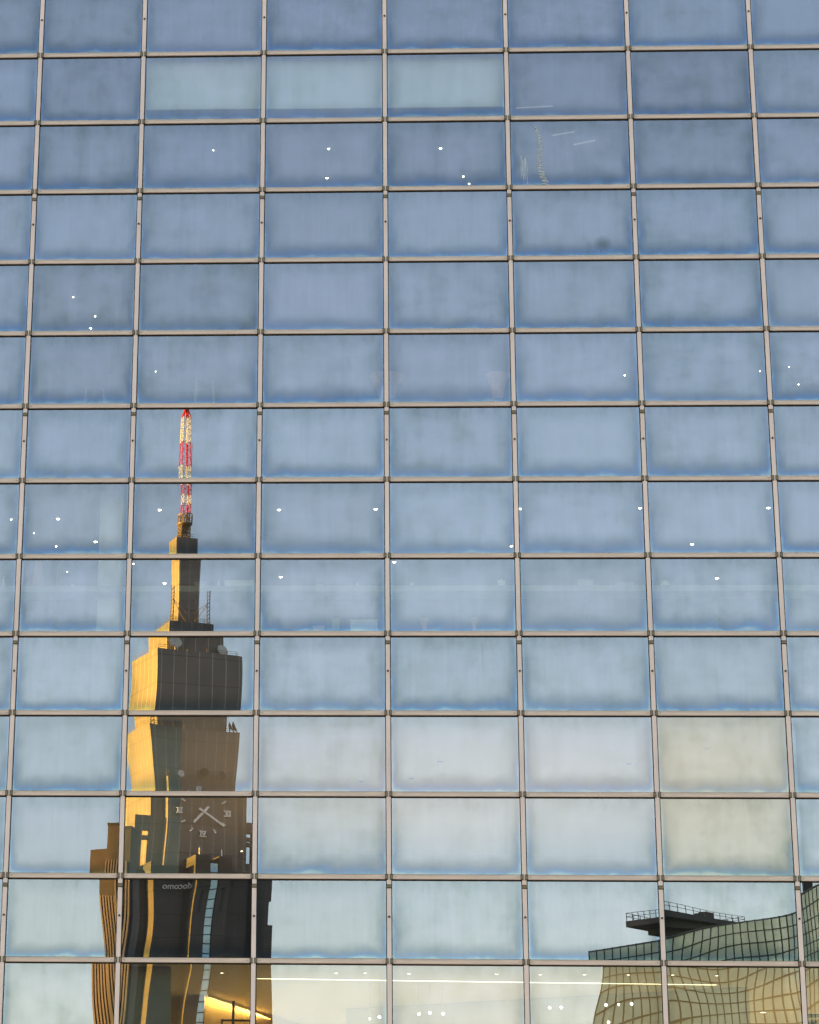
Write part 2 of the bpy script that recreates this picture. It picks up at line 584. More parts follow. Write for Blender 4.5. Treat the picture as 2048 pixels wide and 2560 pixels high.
DARK = {(2, 6): .82, (3, 6): .88, (3, 5): .95, (2, 1): .91, (3, 1): .94, (2, 5): .93, (3, 2): .94, (3, 3): .95, (3, 4): .96,
        (5, 1): .86, (5, 2): .87, (6, 1): .90, (6, 2): .92, (5, 3): .97, (8, 2): .88, (8, 1): .95, (8, 3): .96, (2, 7): .95}
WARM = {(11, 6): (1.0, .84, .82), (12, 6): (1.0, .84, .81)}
GY = .045                    # depth of the glass behind the face of the grid
stuff_cells = {(r, 0) for r in range(8, 15)} | {(r, 7) for r in range(10, 15)}
rnd_ = random.Random(3)
outer = []
for r in range(-2, 20):
    for ci in range(len(XM) - 1):
        c = ci - 0           # column 0 is the one cut by the left edge of the photo
        x0, x1 = XM[ci], XM[ci + 1]
        seen = 1 <= r <= 14 and 0 <= c <= 7
        w_ = x1 - x0 - MW - .03
        ztop, zbot = zk(r - 2) - TH / 2 - .024, zk(r - 1) + TH / 2 + .010
        h_ = ztop - zbot
        xc, zc = (x0 + x1) / 2, (ztop + zbot) / 2
        p = SPECIAL.get((r, c)) or prm(rnd_.gauss(0, 6), rnd_.gauss(0, 5), rnd_.uniform(.92, 1.2), rnd_.uniform(.95, 1.15),
                                       rnd_.gauss(0, 5), wav=.0001, ph=rnd_.uniform(0, 6))
        outer.append((r, c, seen and (r, c) not in stuff_cells, xc, zc, w_, h_, p))

for r, c, single, xc, zc, w_, h_, p in outer:
    if not single:
        continue
    wk = round(w_, 3)
    win = link('window', shared_mesh(('g', wk), lambda: gasket_mesh(w_, h_)), block, (xc, GY, zc))
    pn = link('pane', pane_mesh(w_, h_, p), win)
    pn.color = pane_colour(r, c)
    link('transom', shared_mesh(('t', wk), lambda: transom_mesh(w_)), win, (0, -GY + .002, zk(r - 1) - zc))
    for s in (-1, 1):
        link('end_clip', shared_mesh('c', clip_mesh), win, (s * (w_ / 2 + .0135), -GY, zk(r - 1) - zc))

# the remaining slivers of panes at the edges, and the rest of the front above, below and beside
fld_bar, fld_v, fld_f, fld_uv = MB(), [], [], []
fm = []
for r, c, single, xc, zc, w_, h_, p in outer:
    if single:
        continue
    me = pane_mesh(w_, h_, p, 10, 7)
    i = len(fld_v)
    fld_v += [(v.co.x + xc, v.co.y + GY, v.co.z + zc) for v in me.vertices]
    fld_f += [tuple(i + q for q in pl.vertices) for pl in me.polygons]
    fm += [0] * len(me.polygons)
    fld_uv += [tuple(d.uv) for d in me.uv_layers[0].data]
    bpy.data.meshes.remove(me)
    for src, dx, dy, dz, base in ((shared_mesh(('g', round(w_, 3)), lambda: gasket_mesh(w_, h_)), 0, GY, 0, {0: 1}),
                                  (shared_mesh(('t', round(w_, 3)), lambda: transom_mesh(w_)), 0, .002, zk(r - 1) - zc, {0: 2, 1: 3, 2: 1}),
                                  (shared_mesh('c', clip_mesh), -(w_ / 2 + .0135), 0, zk(r - 1) - zc, {0: 4, 1: 1}),
                                  (shared_mesh('c', clip_mesh), (w_ / 2 + .0135), 0, zk(r - 1) - zc, {0: 4, 1: 1})):
        i = len(fld_v)
        fld_v += [(v.co.x + xc + dx, v.co.y + dy, v.co.z + zc + dz) for v in src.vertices]
        for pl in src.polygons:
            fld_f.append(tuple(i + q for q in pl.vertices))
            fm.append(base[pl.material_index])
            fld_uv += [(.5, .5)] * len(pl.vertices)
me = bpy.data.meshes.new('edge_windows')
me.from_pydata(fld_v, [], fld_f)
uvl = me.uv_layers.new(name='pane_uv')
for k, q in enumerate(fld_uv):
    uvl.data[k].uv = q
for m_ in (M['glass'], M['gasket'], M['alu_h'], M['alu'], M['clip']):
    me.materials.append(m_)
me.polygons.foreach_set('material_index', fm)
for pl in me.polygons:
    pl.use_smooth = pl.material_index == 0
me.update()
eo = link('edge_windows', me, block)
eo.color = (.86, .825, .985, 1.0)
tag(eo, kind='stuff')

# dried smear on one pane of the third row
sw = [o for o in block.children if o.name.startswith('window')]
tgt = at_y(1352, 395, GY)
sw = min(sw, key=lambda o: (o.location - tgt).length)
ts_ = NT('dried_smear')
M['smear'] = ts_.done(ts_.n('MixShader', {0: .8, 1: ts_.n('BsdfTransparent').outputs[0], 2: ts_.n('BsdfDiffuse', {0: (.95, .97, 1.0, 1)}).outputs[0]}).outputs[0])
m = MB()
rs = random.Random(12)
pts = []
for k in range(64):
    f = k / 63
    cx_ = 1336 + 26 * f ** .8 + 6 * math.sin(f * 7)
    wd_ = 5 + 7 * f
    q_ = at_y(cx_ + (wd_ if k % 2 else -wd_) * rs.uniform(.5, 1), 318 + 142 * f + rs.uniform(-2, 2), GY - .006)
    pts.append(q_ - sw.location)
for a_, b_ in zip(pts, pts[1:]):
    m.tube(a_, b_, .0035, n=5)
for k in range(9):
    xx, yy = 1292 + rs.uniform(0, 28), 380 + rs.uniform(0, 30)
    m.tube(at_y(xx, yy, GY - .006) - sw.location, at_y(xx + rs.uniform(-2, 2), yy + rs.uniform(20, 60), GY - .006) - sw.location, .0018, n=5)
m.build('dried_smear', M['smear'], sw)

# soft dark smudge on one pane of the fourth row
tgt = at_y(1508, 612, GY)
sw = min([o for o in block.children if o.name.startswith('window')], key=lambda o: (o.location - tgt).length)
ts_ = NT('dark_smudge')
rr_ = ts_.n('VectorMath', {0: ts_.n('TexCoord').outputs['Object']}, operation='LENGTH').outputs['Value']
rr_ = ts_.math('ADD', rr_, ts_.math('MULTIPLY', ts_.math('SUBTRACT', ts_.noise(ts_.n('TexCoord').outputs['Object'], 9.0), .5), .05))
M['smudge'] = ts_.done(ts_.n('BsdfTransparent', {0: ts_.ramp(ts_.math('DIVIDE', rr_, .17), [(.2, (.76, .80, .78)), (1.0, (1, 1, 1))])}).outputs[0])
m = MB()
m.poly([(.19 * math.cos(k * math.pi / 12), 0, .15 * math.sin(k * math.pi / 12)) for k in range(24)])
m.build('dark_smudge', M['smudge'], sw, tgt - sw.location + Vector((0, -.005, .02)))

# carcass: floor slabs (their undersides are the ceilings), spandrel backs, walls, roof
XL, XR, YB = XM[0] + .05, XM[-1] - .05, 13.0
CEIL = {'a': zk(0) - .03, 'b': zk(3) - .03, 'c': zk(6) - .03, 'd': zk(9) - .03, 'e': zk(12) - .03}
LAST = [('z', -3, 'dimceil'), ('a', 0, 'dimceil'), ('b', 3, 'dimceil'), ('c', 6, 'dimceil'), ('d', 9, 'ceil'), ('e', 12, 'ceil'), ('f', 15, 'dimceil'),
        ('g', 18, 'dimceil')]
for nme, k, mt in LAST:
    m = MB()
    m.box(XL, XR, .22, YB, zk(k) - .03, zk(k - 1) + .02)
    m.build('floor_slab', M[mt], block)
    m = MB()
    m.box(XL, XR, .12, .2, zk(k) + .02, zk(k - 1) - .02)
    m.build('spandrel_panel', M['dark_panel'], block)
m = MB()
m.box(XL - .4, XR + .4, YB, YB + .4, 0, ZTOP + .6)
m.build('back_wall', M['inwall'], block)
for s, x in ((-1, XL), (1, XR)):
    m = MB()
    m.box(min(x, x + s * .4), max(x, x + s * .4), .2, YB - .002, 0, ZTOP + .6)
    m.build('side_wall', M['stone'], block)
m = MB()
m.box(XL - .4, XR + .4, .17, YB + .4, ZTOP + .6, ZTOP + 1.0)
m.build('roof', M['stone'], block)
m = MB()
m.box(XL - .4, XR + .4, -.1, .3, 0, ZBOT - .05)
m.build('plinth', M['stone'], block)


def wall_from(name, mat, pa, pb, z0, z1, th=.12):
    a, b = Vector((pa[0], pa[1], 0)), Vector((pb[0], pb[1], 0))
    n = (b - a).normalized().cross(Vector((0, 0, 1))) * th / 2
    m = MB()
    m.prism([tuple((a + n).xy), tuple((b + n).xy), tuple((b - n).xy), tuple((a - n).xy)], z0, z1)
    return m.build(name, mat, block)


# storey d (rows 11, 12): lit room between two partitions, everything left of it in the dark
dz0, dz1 = zk(11) + .05, CEIL['d'] - .004
pa = at_y(452, 1900, .5)
pl = at_y(306, 1900, .5)
m = MB()
m.box(pl.x, pa.x, .5, .62, dz0, dz1)
m.build('pier', M['greenwall'], block)
dl = ray(306, 1900)
wall_from('partition', M['greenwall'], (pl.x + .07, .63), (pl.x + .07 + dl.x / dl.y * 11.8, 12.4), dz0, dz1)
pb = at_y(1984, 1900, .5)
dr = ray(1984, 1900)
wall_from('partition', M['cream'], (pb.x, .5), (pb.x + dr.x / dr.y * 11.9, 12.4), dz0, dz1)
# storey e (row 14): diagonal wall with a cove light, downstand wall, brown back parts
ez0, ez1 = zk(14) + .05, CEIL['e'] - .004
A = at_z(504, 2487, ez1)
B = at_z(740, 2567, ez1)
wall_from('partition', M['brownwall'], (A.x, A.y), (B.x + .6, B.y + .95), ez0, ez1 - .001)
C1 = at_z(868, 2524, ez1)
C2 = at_z(1869, 2469, ez1)
wall_from('partition', M['cream'], (C1.x, C1.y), (C2.x, C2.y), ez0 + .6, ez1 - .002)
m = MB()
q = at_y(448, 2480, .5)
q0 = at_y(306, 2480, .5)
m.box(q0.x, at_y(426, 2480, .5).x, .5, .62, ez0, ez1 - .002)
m.build('pier', M['greenwall'], block)
dl = ray(306, 2480)
wall_from('partition', M['greenwall'], (q0.x + .07, .63), (q0.x + .07 + dl.x / dl.y * 11.8, 12.4), ez0, ez1 - .002)
# pale pier in storey c, left
for yy, px0, px1, st in ((.9, 250, 306, 'c'), ):
    a_, b_ = at_y(px0, 1300, yy), at_y(px1, 1300, yy)
    m = MB()
    m.box(a_.x, b_.x, yy, yy + .5, zk(8) + .04, CEIL['c'] - .002)
    m.build('pier', M['cream'], block)

# room lights (unseen upward panels added to brighten the lit storeys, and cove strip)
def ceiling_fill(name, x0, x1, y0, y1, z, power, col):
    d = bpy.data.lights.new(name, 'AREA')
    d.shape = 'RECTANGLE'
    d.size, d.size_y = x1 - x0, y1 - y0
    d.energy = power
    d.color = col
    o = bpy.data.objects.new(name, d)
    COL.objects.link(o)
    o.location = ((x0 + x1) / 2, (y0 + y1) / 2, z)
    o.rotation_euler = (math.pi, 0, 0)
    return o


ceiling_fill('room_ceiling_fill', pa.x + .3, pb.x - .8, 1.0, 11.0, dz0 + .35, 20, (1.0, .62, .28))
ceiling_fill('room_ceiling_fill', q.x + .3, XR - .6, 1.0, 10.0, ez0 + .35, 58, (1.0, .62, .20))


# ------------------------------------------------------------------ lamps and things behind the glass
ROWW = ['', 'top', 'second', 'third', 'fourth', 'fifth', 'sixth', 'seventh', 'eighth', 'ninth', 'tenth', 'eleventh', 'twelfth',
        'thirteenth', 'bottom']
COLW = ['leftmost cut', 'second', 'third', 'fourth', 'fifth', 'sixth', 'seventh', 'rightmost cut']


def cell(px, py):
    d = at_y(px, py, 0)
    r = int(math.floor((Z0 - d.z) / PH)) + 2
    c = sum(1 for x in XM if x < d.x) - 1
    c = max(0, min(7, c))
    return r, c, (d.x - XM[c]) / (XM[c + 1] - XM[c]), ((zk(r - 2) - d.z) / PH)


def where(px, py):
    r, c, u, v = cell(px, py)
    h = 'left' if u < .36 else 'right' if u > .64 else 'middle'
    vv = 'upper' if v < .45 else 'lower'
    return '%s %s of the %s pane in the %s row' % (vv, h, COLW[c], ROWW[r])


def downlight(px, py, st, dia, tilt=0, lit=True, warm=False):
    z = CEIL[st]
    p = at_z(px, py, z)
    p.y = min(p.y, YB - .4)
    t = empty('downlight', (p.x, p.y, z))
    lab = ('bright' if lit else 'unlit bluish') + ' round ceiling lamp, ' + where(px, py)
    tag(t, lab, 'ceiling light', 'round lamps in the ceilings behind the glass')
    m = MB()
    rr = dia * .31
    dp = .016 if st == 'e' else .032
    m.lathe((0, 0, 0), [(rr * 1.0, -.012), (rr * 1.35, -.010), (rr * 1.4, 0)], 20)
    m.build('trim_ring', M['white'], t)
    m = MB()
    m.lathe((0, 0, 0), [(.0005, -dp), (rr * .6, -dp * .87), (rr * .9, -dp * .6), (rr, -.010)], 20)
    m.build('lens', (M['lamp'] if warm else M['lampw']) if lit else M['lampoff'], t)


for px, py, st, d in ((533.6, 374, 'a', .05), (821.7, 370.5, 'a', .085), (817.7, 443.5, 'a', .08), (1101.7, 369.3, 'a', .085),
                      (1158.5, 439.5, 'a', .07), (1173, 458, 'a', .07),
                      (183.4, 740.8, 'b', .05), (238.2, 789, 'b', .045), (227.2, 819, 'b', .065), (389.6, 926.7, 'b', .035),
                      (1562.3, 936.4, 'b', .055), (1899.9, 926.2, 'b', .04), (1996.5, 959, 'b', .04), (1973, 915, 'b', .03),
                      (145.3, 1295.4, 'c', .11), (239.4, 1352.7, 'c', .11), (399.7, 1273, 'c', .11), (411.9, 1457, 'c', .11),
                      (28.4, 1296.7, 'c', .05), (85, 1330.7, 'c', .04), (140.8, 1363.6, 'c', .06), (168.4, 1427, 'c', .035),
                      (248.8, 1427.3, 'c', .045), (334, 1407.5, 'c', .05),
                      (939.4, 1271, 'c', .11), (698, 1272.7, 'c', .11), (1300.6, 1270, 'c', .09), (1279, 1363.6, 'c', .09),
                      (986, 1403.4, 'c', .11), (702, 1440.7, 'c', .11), (1600.4, 1268.7, 'c', .09), (1921, 1267.9, 'c', .11),
                      (1730.3, 1359, 'c', .11), (1792.4, 1444, 'c', .11), (1605.7, 1468, 'c', .11)):
    downlight(px, py, st, d)
for px, py in ((1029.5, 1944), (904, 1952), (1099.7, 1902), (1572, 1907.5), (1766, 1868)):
    downlight(px, py, 'd', .20, lit=False)
downlight(617.6, 2169, 'd', .07, warm=True)
for px, py in ((841, 2431.4), (913, 2431.4), (1022.6, 2432.6), (1241.8, 2434), (1351.3, 2435), (1461.6, 2435), (1571.2, 2435.8),
               (1682, 2436), (1792.4, 2437.5), (555, 2431)):
    downlight(px, py, 'e', .10, warm=True)
for px, py in ((1733.5, 2538.9), (1908, 2529.6)):
    downlight(px, py, 'e', .16, warm=True)

# track spots hanging in front of the downstand wall
for px, py, s_ in ((925, 2548, .7), (948.8, 2544, 1), (1047.8, 2536.5, 1), (1075, 2533.6, 1), (1108, 2535.7, 1), (1374.4, 2520.6, 1),
                   (1403.6, 2520, 1), (1514.8, 2513.3, 1), (1546.8, 2512.5, .8), (1579.3, 2511, 1), (1521.3, 2556.8, 1)):
    p = at_y(px, py, 2.2)
    t = empty('track_spotlight', (p.x, p.y, ez1))
    s_ *= .55
    tag(t, 'small hanging spotlight, ' + where(px, py), 'spotlight', 'spotlights hanging in the bottom row')
    m = MB()
    m.tube((0, .05, 0), (0, .05, p.z - ez1 + .06), .006)
    m.build('stem', M['cream'], t)
    m = MB()
    m.tube((0, .09, p.z - ez1 + .09), (0, .0, p.z - ez1 + .01), .032 * s_, .045 * s_, 14)
    m.build('housing', M['cream'], t)
    m = MB()
    m.tube((0, .0, p.z - ez1 + .0095), (0, -.012, p.z - ez1), .043 * s_, .036 * s_, 14)
    m.build('lens', M['lampw'], t)

# long strip light of the bottom storey
a, b = at_z(640, 2444, CEIL['e']), at_z(1794, 2460, CEIL['e'])
t = empty('strip_light', ((a.x + b.x) / 2, (a.y + b.y) / 2, CEIL['e']), math.atan2(b.y - a.y, b.x - a.x))
tag(t, 'long thin glowing line of light across the ceiling of the bottom row', 'strip light')
L = (b - a).length / 2
m = MB()
m.box(-L, L, -.03, .03, -.012, -.004)
m.build('channel', M['white'], t)
m = MB()
m.box(-L + .02, L - .02, -.022, .022, -.022, -.0125)
m.build('diffuser', M['strip'], t)
# cove strip along the top of the diagonal wall
dirw = (B - A)
dirw.z = 0
dirw.normalize()
nrm = Vector((dirw.y, -dirw.x, 0))
t = empty('cove_light', (A.x + nrm.x * .12, A.y + nrm.y * .12, ez1), math.atan2(dirw.y, dirw.x))
tag(t, 'slanting warm cove light glowing along the top of a yellow wall, bottom row', 'strip light')
L = (Vector((B.x, B.y)) - Vector((A.x, A.y))).length + .9
m = MB()
m.box(0, L, -.03, .0, -.05, -.004)
m.build('channel', M['cream'], t)
m = MB()
m.box(0.02, L - .02, .002, .02, -.045, -.01)
m.build('diffuser', M['strip'], t)
cl = bpy.data.lights.new('cove_glow', 'AREA')
cl.shape = 'RECTANGLE'
cl.size, cl.size_y, cl.energy, cl.color = L, .05, 9.5, (1.0, .74, .28)
co_ = bpy.data.objects.new('cove_glow', cl)
COL.objects.link(co_)
mid = Vector((A.x, A.y, ez1 - .06)) + dirw * L / 2 + nrm * .16
co_.location = mid
co_.rotation_euler = (-nrm * -1 * 0 + Vector((nrm.x, nrm.y, .9))).to_track_quat('Z', 'X').to_euler()
cq = Matrix((dirw, Vector((nrm.x, nrm.y, .9)).normalized().cross(dirw), Vector((nrm.x, nrm.y, .9)).normalized())).transposed()
co_.rotation_euler = cq.to_euler()
# thin hanging rod with a frame, bottom row left
p = at_y(584, 2502, 2.0)
t = empty('hanging_rod', (p.x, p.y, ez1))
tag(t, 'thin dark rod hanging beside a black frame in front of the yellow glow', 'hanger')
m = MB()
m.tube((0, 0, p.z - ez1), (0, 0, -2.2), .022)
m.build('rod', M['blackmetal'], t)
m = MB()
fz = at_y(584, 2549, 2.0).z - ez1
m.box(-.21, .4, -.02, .02, fz - .03, fz)
m.box(-.21, -.18, -.02, .02, fz - .8, fz)
m.box(.37, .40, -.02, .02, fz - .8, fz)
m.build('frame', M['blackmetal'], t)

# tube lamps of the second storey seen as two slanting lines
for (x0, y0), (x1, y1), wd in (((1378, 339), (1440, 328), 'upper'), ((1431, 362), (1491, 350), 'lower'), ((1287, 270), (1386, 264.5), 'single')):
    a, b = at_z(x0, y0, CEIL['a'] - .03), at_z(x1, y1, CEIL['a'] - .03)
    t = empty('tube_lamp', tuple((a + b) / 2), math.atan2(b.y - a.y, b.x - a.x))
    tag(t, {'upper': 'faint slanting tube lamp, the upper of two in the third row', 'lower': 'faint slanting tube lamp, the lower of two in the third row',
            'single': 'faint pale tube lamp alone near the foot of the second row'}[wd], 'tube light', 'tube lamps behind the upper panes')
    L = (b - a).length / 2
    m = MB()
    m.box(-L, L, -.04, .04, .005, .03)
    m.build('fitting', M['white'], t)
    m = MB()
    m.tube((-L + .03, 0, 0), (L - .03, 0, 0), .018)
    m.build('tube', M['tube'], t)

# roller blinds, second row
for k, (ci, wd) in enumerate(((2, 'leftmost of three, greener'), (3, 'middle one of three'), (4, 'rightmost of three'))):
    x0, x1 = XM[ci] + .05, XM[ci + 1] - .05
    zb = at_y((600, 900, 1150)[k], (270.5, 268.5, 266)[k], .2).z
    t = empty('roller_blind', ((x0 + x1) / 2, .24, zk(0) - .06))
    tag(t, 'pale roller blind pulled almost down in the second row, ' + wd, 'blind', 'roller blinds behind the second row')
    h = zk(0) - .06 - zb
    m = MB()
    m.box(x0 - (x0 + x1) / 2, x1 - (x0 + x1) / 2, -.002, .002, -h + .02, 0)
    m.build('blind_cloth', M['blind'], t)
    m = MB()
    m.box(x0 - (x0 + x1) / 2, x1 - (x0 + x1) / 2, -.008, .008, -h, -h + .0195)
    m.build('bottom_rail', M['white'], t)
    m = MB()
    m.tube((x0 - (x0 + x1) / 2, .0, .015), (x1 - (x0 + x1) / 2, .0, .015), .014)
    m.build('roller', M['white'], t)

# ledge along the ninth row with things on it
zl = at_y(1000, 1471, .75).z
t = empty('window_counter', (0, .55, zl))
tag(t, 'long pale counter board running behind the ninth row of panes', 'counter')
m = MB()
m.box(XM[1] - 1.0, XM[-1] - 1.2, 0, .55, -.105, 0)
m.build('counter_top', M['counter'], t)
for x in (-6, -3.4, -1.1, 1.2, 3.5, 5.8):
    m = MB()
    m.box(x - .03, x + .03, .35, .41, zk(8) + .04 - zl, -.106)
    m.build('leg', M['blackmetal'], t)


def on_counter(name, label, cat, px, w_px, h_px, shape, mat, y=.75):
    p = at_y(px, 1473, y)
    s = 135.0
    wd, ht = w_px / s, h_px / s
    o = MB()
    if shape == 'box':
        o.box(-wd / 2, wd / 2, -.12, .12, 0, ht * .82)
        o.box(-wd / 2 - .012, wd / 2 + .012, -.132, .132, ht * .82 + .001, ht)
    elif shape == 'cup':
        o.lathe((0, 0, 0), [(.001, 0), (wd * .36, 0), (wd * .5, ht), (wd * .46, ht), (wd * .33, .01), (.001, .012)], 16)
    elif shape == 'dome':
        o.lathe((0, 0, 0), [(wd * .5, 0), (wd * .5, ht * .35), (wd * .38, ht * .75), (wd * .16, ht), (.001, ht)], 16)
    elif shape == 'cone':
        o.lathe((0, 0, 0), [(wd * .5, 0), (wd * .34, ht * .45), (wd * .12, ht), (.001, ht)], 16)
    elif shape == 'bag':
        o.prism([(-wd / 2, -.07), (wd / 2, -.07), (wd * .42, .07), (-wd * .42, .07)], 0, ht * .75)
        o.tube((-wd * .2, 0, ht * .75), (0, 0, ht), .008)
        o.tube((wd * .2, 0, ht * .75), (0, 0, ht), .008)
    tag(o.build(name, mat, None, (p.x, y, zl + .002)), label, cat)


on_counter('storage_box', 'wide white box on the counter right of the dark tower reflection', 'box', 599, 70, 15, 'box', M['white'])
on_counter('storage_box', 'short grey box on the counter at the edge of the dark tower reflection', 'box', 502, 27, 12, 'box', M['counter'])
on_counter('table_lamp', 'small pale cone on the counter between two boxes', 'lamp', 547, 13, 22, 'cone', M['white'])
on_counter('bowl', 'low pale bowl on the counter in the fourth pane', 'bowl', 800, 28, 9, 'dome', M['counter'])
on_counter('cone_shade', 'small pinkish cone on the counter in the fourth pane', 'ornament', 893, 14, 16, 'cone', M['pink'])
on_counter('paper_cup', 'white cup on the counter in the fifth pane', 'cup', 1030, 11, 13, 'cup', M['white'])
on_counter('saucer_bowl', 'tiny white bowl on the counter in the fifth pane', 'bowl', 1154, 10, 6, 'cup', M['white'])
on_counter('shopping_bag', 'crumpled white bag on the counter at the right of the fifth pane', 'bag', 1254, 18, 22, 'bag', M['white'])
on_counter('butter_dish', 'little white lump on the counter at the left of the sixth pane', 'dish', 1367, 10, 6, 'dome', M['white'])
on_counter('carton', 'pale square carton on the counter in the sixth pane', 'box', 1464, 36, 17, 'box', M['counter'])
on_counter('tray', 'flat pale tray box on the counter near the lamp in the sixth pane', 'tray', 1561, 42, 10, 'box', M['counter'])
on_counter('cake_dome', 'pale dome cover on the counter in the seventh pane', 'dome', 1664, 24, 18, 'dome', M['white'])
on_counter('teapot', 'small round pot on the counter right of the dome cover', 'pot', 1700, 11, 7, 'dome', M['white'])
on_counter('coffee_pot', 'small pointed pot on the counter in the middle of the seventh pane', 'pot', 1763, 12, 6, 'cone', M['white'])
on_counter('paper_roll', 'grey roll at the left end of the counter in the second pane', 'roll', 182, 16, 10, 'dome', M['white'])
on_counter('vase', 'narrow white vase on the counter in the leftmost cut pane', 'vase', 8, 10, 32, 'cone', M['white'])


def chair(name, label, px, py, y, w_, h_, mat, back=True):
    p = at_y(px, py, y)
    t = empty(name, (p.x, y, p.z))
    tag(t, label, 'chair')
    m = MB()
    m.box(-w_ / 2, w_ / 2, 0, w_, -.04, 0)
    m.build('seat', M['blackmetal'], t)
    for sx in (-1, 1):
        for sy in (0.02, w_ - .02):
            l = MB()
            l.tube((sx * (w_ / 2 - .02), sy, -.04), (sx * (w_ / 2 + .02), sy, -h_), .018)
            l.build('leg', M['counter'], t)
    m = MB()
    m.box(-w_ / 2, w_ / 2, w_ - .03, w_, .0, .35)
    if back:
        m.build('backrest', mat, t)


chair('high_stool', 'faint pale stool legs near the foot of the second pane, sixth row', 237, 967, .9, .36, .62, M['counter'], False)
chair('high_stool', 'faint pale pair of wide legs in the third pane, sixth row', 511, 945, .9, .34, .75, M['counter'], False)
chair('wire_chair', 'chair with curved pale frame against the dark tower reflection, ninth row', 466, 1462, 1.3, .36, .5, M['blackmetal'])

for px, py, wp, hp, lab, mt, st in ((967, 968, 88, 60, 'pinkish tapered shade behind the mullion between fourth and fifth pane, sixth row', 'pink', 0),
                                   (1245, 966, 60, 66, 'pinkish rounded shade at the right of the fifth pane, sixth row', 'pink', 0),
                                   (1061, 1562, 22, 30, 'small pink tapered shade at the foot of the fifth pane, ninth row', 'pink', 1),
                                   (1186, 1562, 18, 32, 'small pink upright shade at the foot of the fifth pane, right of its twin', 'pink', 1)):
    p = at_y(px, py + hp / 2, .8)
    t = empty('lamp_shade', (p.x, .8, p.z))
    tag(t, lab, 'lampshade', 'pink shades behind the glass')
    m = MB()
    k = 1 / 137
    m.lathe((0, 0, 0), [(wp * .22 * k, 0), (wp * .30 * k, hp * .5 * k), (wp * .5 * k, hp * k), (wp * .48 * k, hp * k)], 20)
    m.build('shade', M[mt], t)
    m = MB()
    m.tube((0, 0, -.35), (0, 0, .02), .015)
    m.build('stand', M['blackmetal'], t)
for px, py, wp, hp, lab, mt in ((910, 1566, 66, 30, 'pale blue board standing at the foot of the fourth pane, ninth row', 'white'),
                                (797, 1572, 28, 14, 'small pink board at the foot of the fourth pane, ninth row', 'pink'),
                                (840, 1553, 18, 10, 'tiny pale card between two boards, fourth pane of the ninth row', 'counter')):
    p = at_y(px, py + hp / 2, .5)
    m = MB()
    m.box(-wp / 274, wp / 274, 0, .02, -.12, hp / 137)
    m.box(-wp / 274 - .01, wp / 274 + .01, -.004, .03, hp / 137 + .0005, hp / 137 + .012)
    tag(m.build('display_board', M[mt], None, (p.x, .5, p.z)), lab, 'board')
for px, wp, lab in ((98, 30, 'pinkish cloth hanging at the left of the second pane, ninth row'), (150, 16, 'narrow pinkish cloth hanging beside the wider one, ninth row'),
                    (62, 26, 'reddish cloth hanging in the leftmost cut pane, ninth row')):
    p = at_y(px, 1400, 1.5)
    m = MB()
    n_ = 12
    h = 84 / 135
    for i in range(n_):
        xa, xb = (i / n_ - .5) * wp / 135, ((i + 1) / n_ - .5) * wp / 135
        ya, yb = .03 * math.sin(i * 1.9), .03 * math.sin((i + 1) * 1.9)
        m.poly([(xa * 1.2, ya, -h), (xb * 1.2, yb, -h), (xb * .6, yb, 0), (xa * .6, ya, 0)])
        m.poly([(xa * .6, ya + .02, 0), (xb * .6, yb + .02, 0), (xb * 1.2, yb + .02, -h), (xa * 1.2, ya + .02, -h)])
    tag(m.build('hanging_cloth', M['pink'], None, (p.x, 1.5, p.z)), lab, 'cloth')
# shelf with books, bottom right
p = at_y(2050, 2535, 1.2)
t = empty('book_shelf', (p.x + .35, 1.2, p.z))
tag(t, 'dark shelf full of upright books in the bottom right corner pane', 'shelf')
m = MB()
m.box(-.55, .55, 0, .3, -.02, .0)
m.box(-.55, .55, 0, .3, -.62, -.6)
m.box(-.57, -.55, 0, .3, -1.0, .0)
m.build('shelf_frame', M['blackmetal'], t)
m = MB()
x = -.53
rb = random.Random(5)
while x < .5:
    ww = rb.uniform(.02, .05)
    m.box(x, x + ww - .004, .02, .24, -.598, -.598 + rb.uniform(.38, .52))
    x += ww
m.build('books', M['palewood'], t)

# ------------------------------------------------------------------ the city behind the camera, seen only in the glass
YT = 745.0                       # distance of the tower in front of the glass
TA = R(23.6)                     # its turn: one side face catches the low sun
ax = at_y(464.5, 1500, YT).x
tower = empty('clock_tower', (ax, -YT, 0), -TA)
tag(tower, 'stepped skyscraper with clock and red and white mast, mirrored in the third column of panes', 'tower')
SN, CS = math.sin(TA), math.cos(TA)


def tz(px, py, X, Y):
    """height on the tower at local plan point (X, Y) for a photo row"""
    yv = YT + X * SN - Y * CS
    return at_y(px, py, yv).z


def tx(px, py, Y):
    """local X on the front plane Y for a photo column"""
    lo, hi = -60.0, 60.0
    for _ in range(40):
        mid_ = (lo + hi) / 2
        xv = ax + mid_ * CS + Y * SN
        yv = YT + mid_ * SN - Y * CS
        if at_y(px, py, yv).x > xv:
            lo = mid_
        else:
            hi = mid_
    return (lo + hi) / 2


def tbox(m, X0, X1, Y0, Y1, z0, z1):
    m.box(X0, X1, Y0, Y1, z0, z1)


W1, W2, W3, W4 = 2.85, 5.9, 8.7, 11.4
H1, H2, H3, H4 = 2.9, 5.6, 8.0, 10.4
z1 = tz(446, 1340, -W1, H1)
z2 = tz(424, 1551, -W2, H2)
z3 = tz(405, 1630, -W3, H3)
z4 = tz(394, 1816, -W4, H4)
zbay = tz(425, 1940, -8.3, H4 + 2.4)
zlow = tz(400, 2158, -12.4, 16.5)


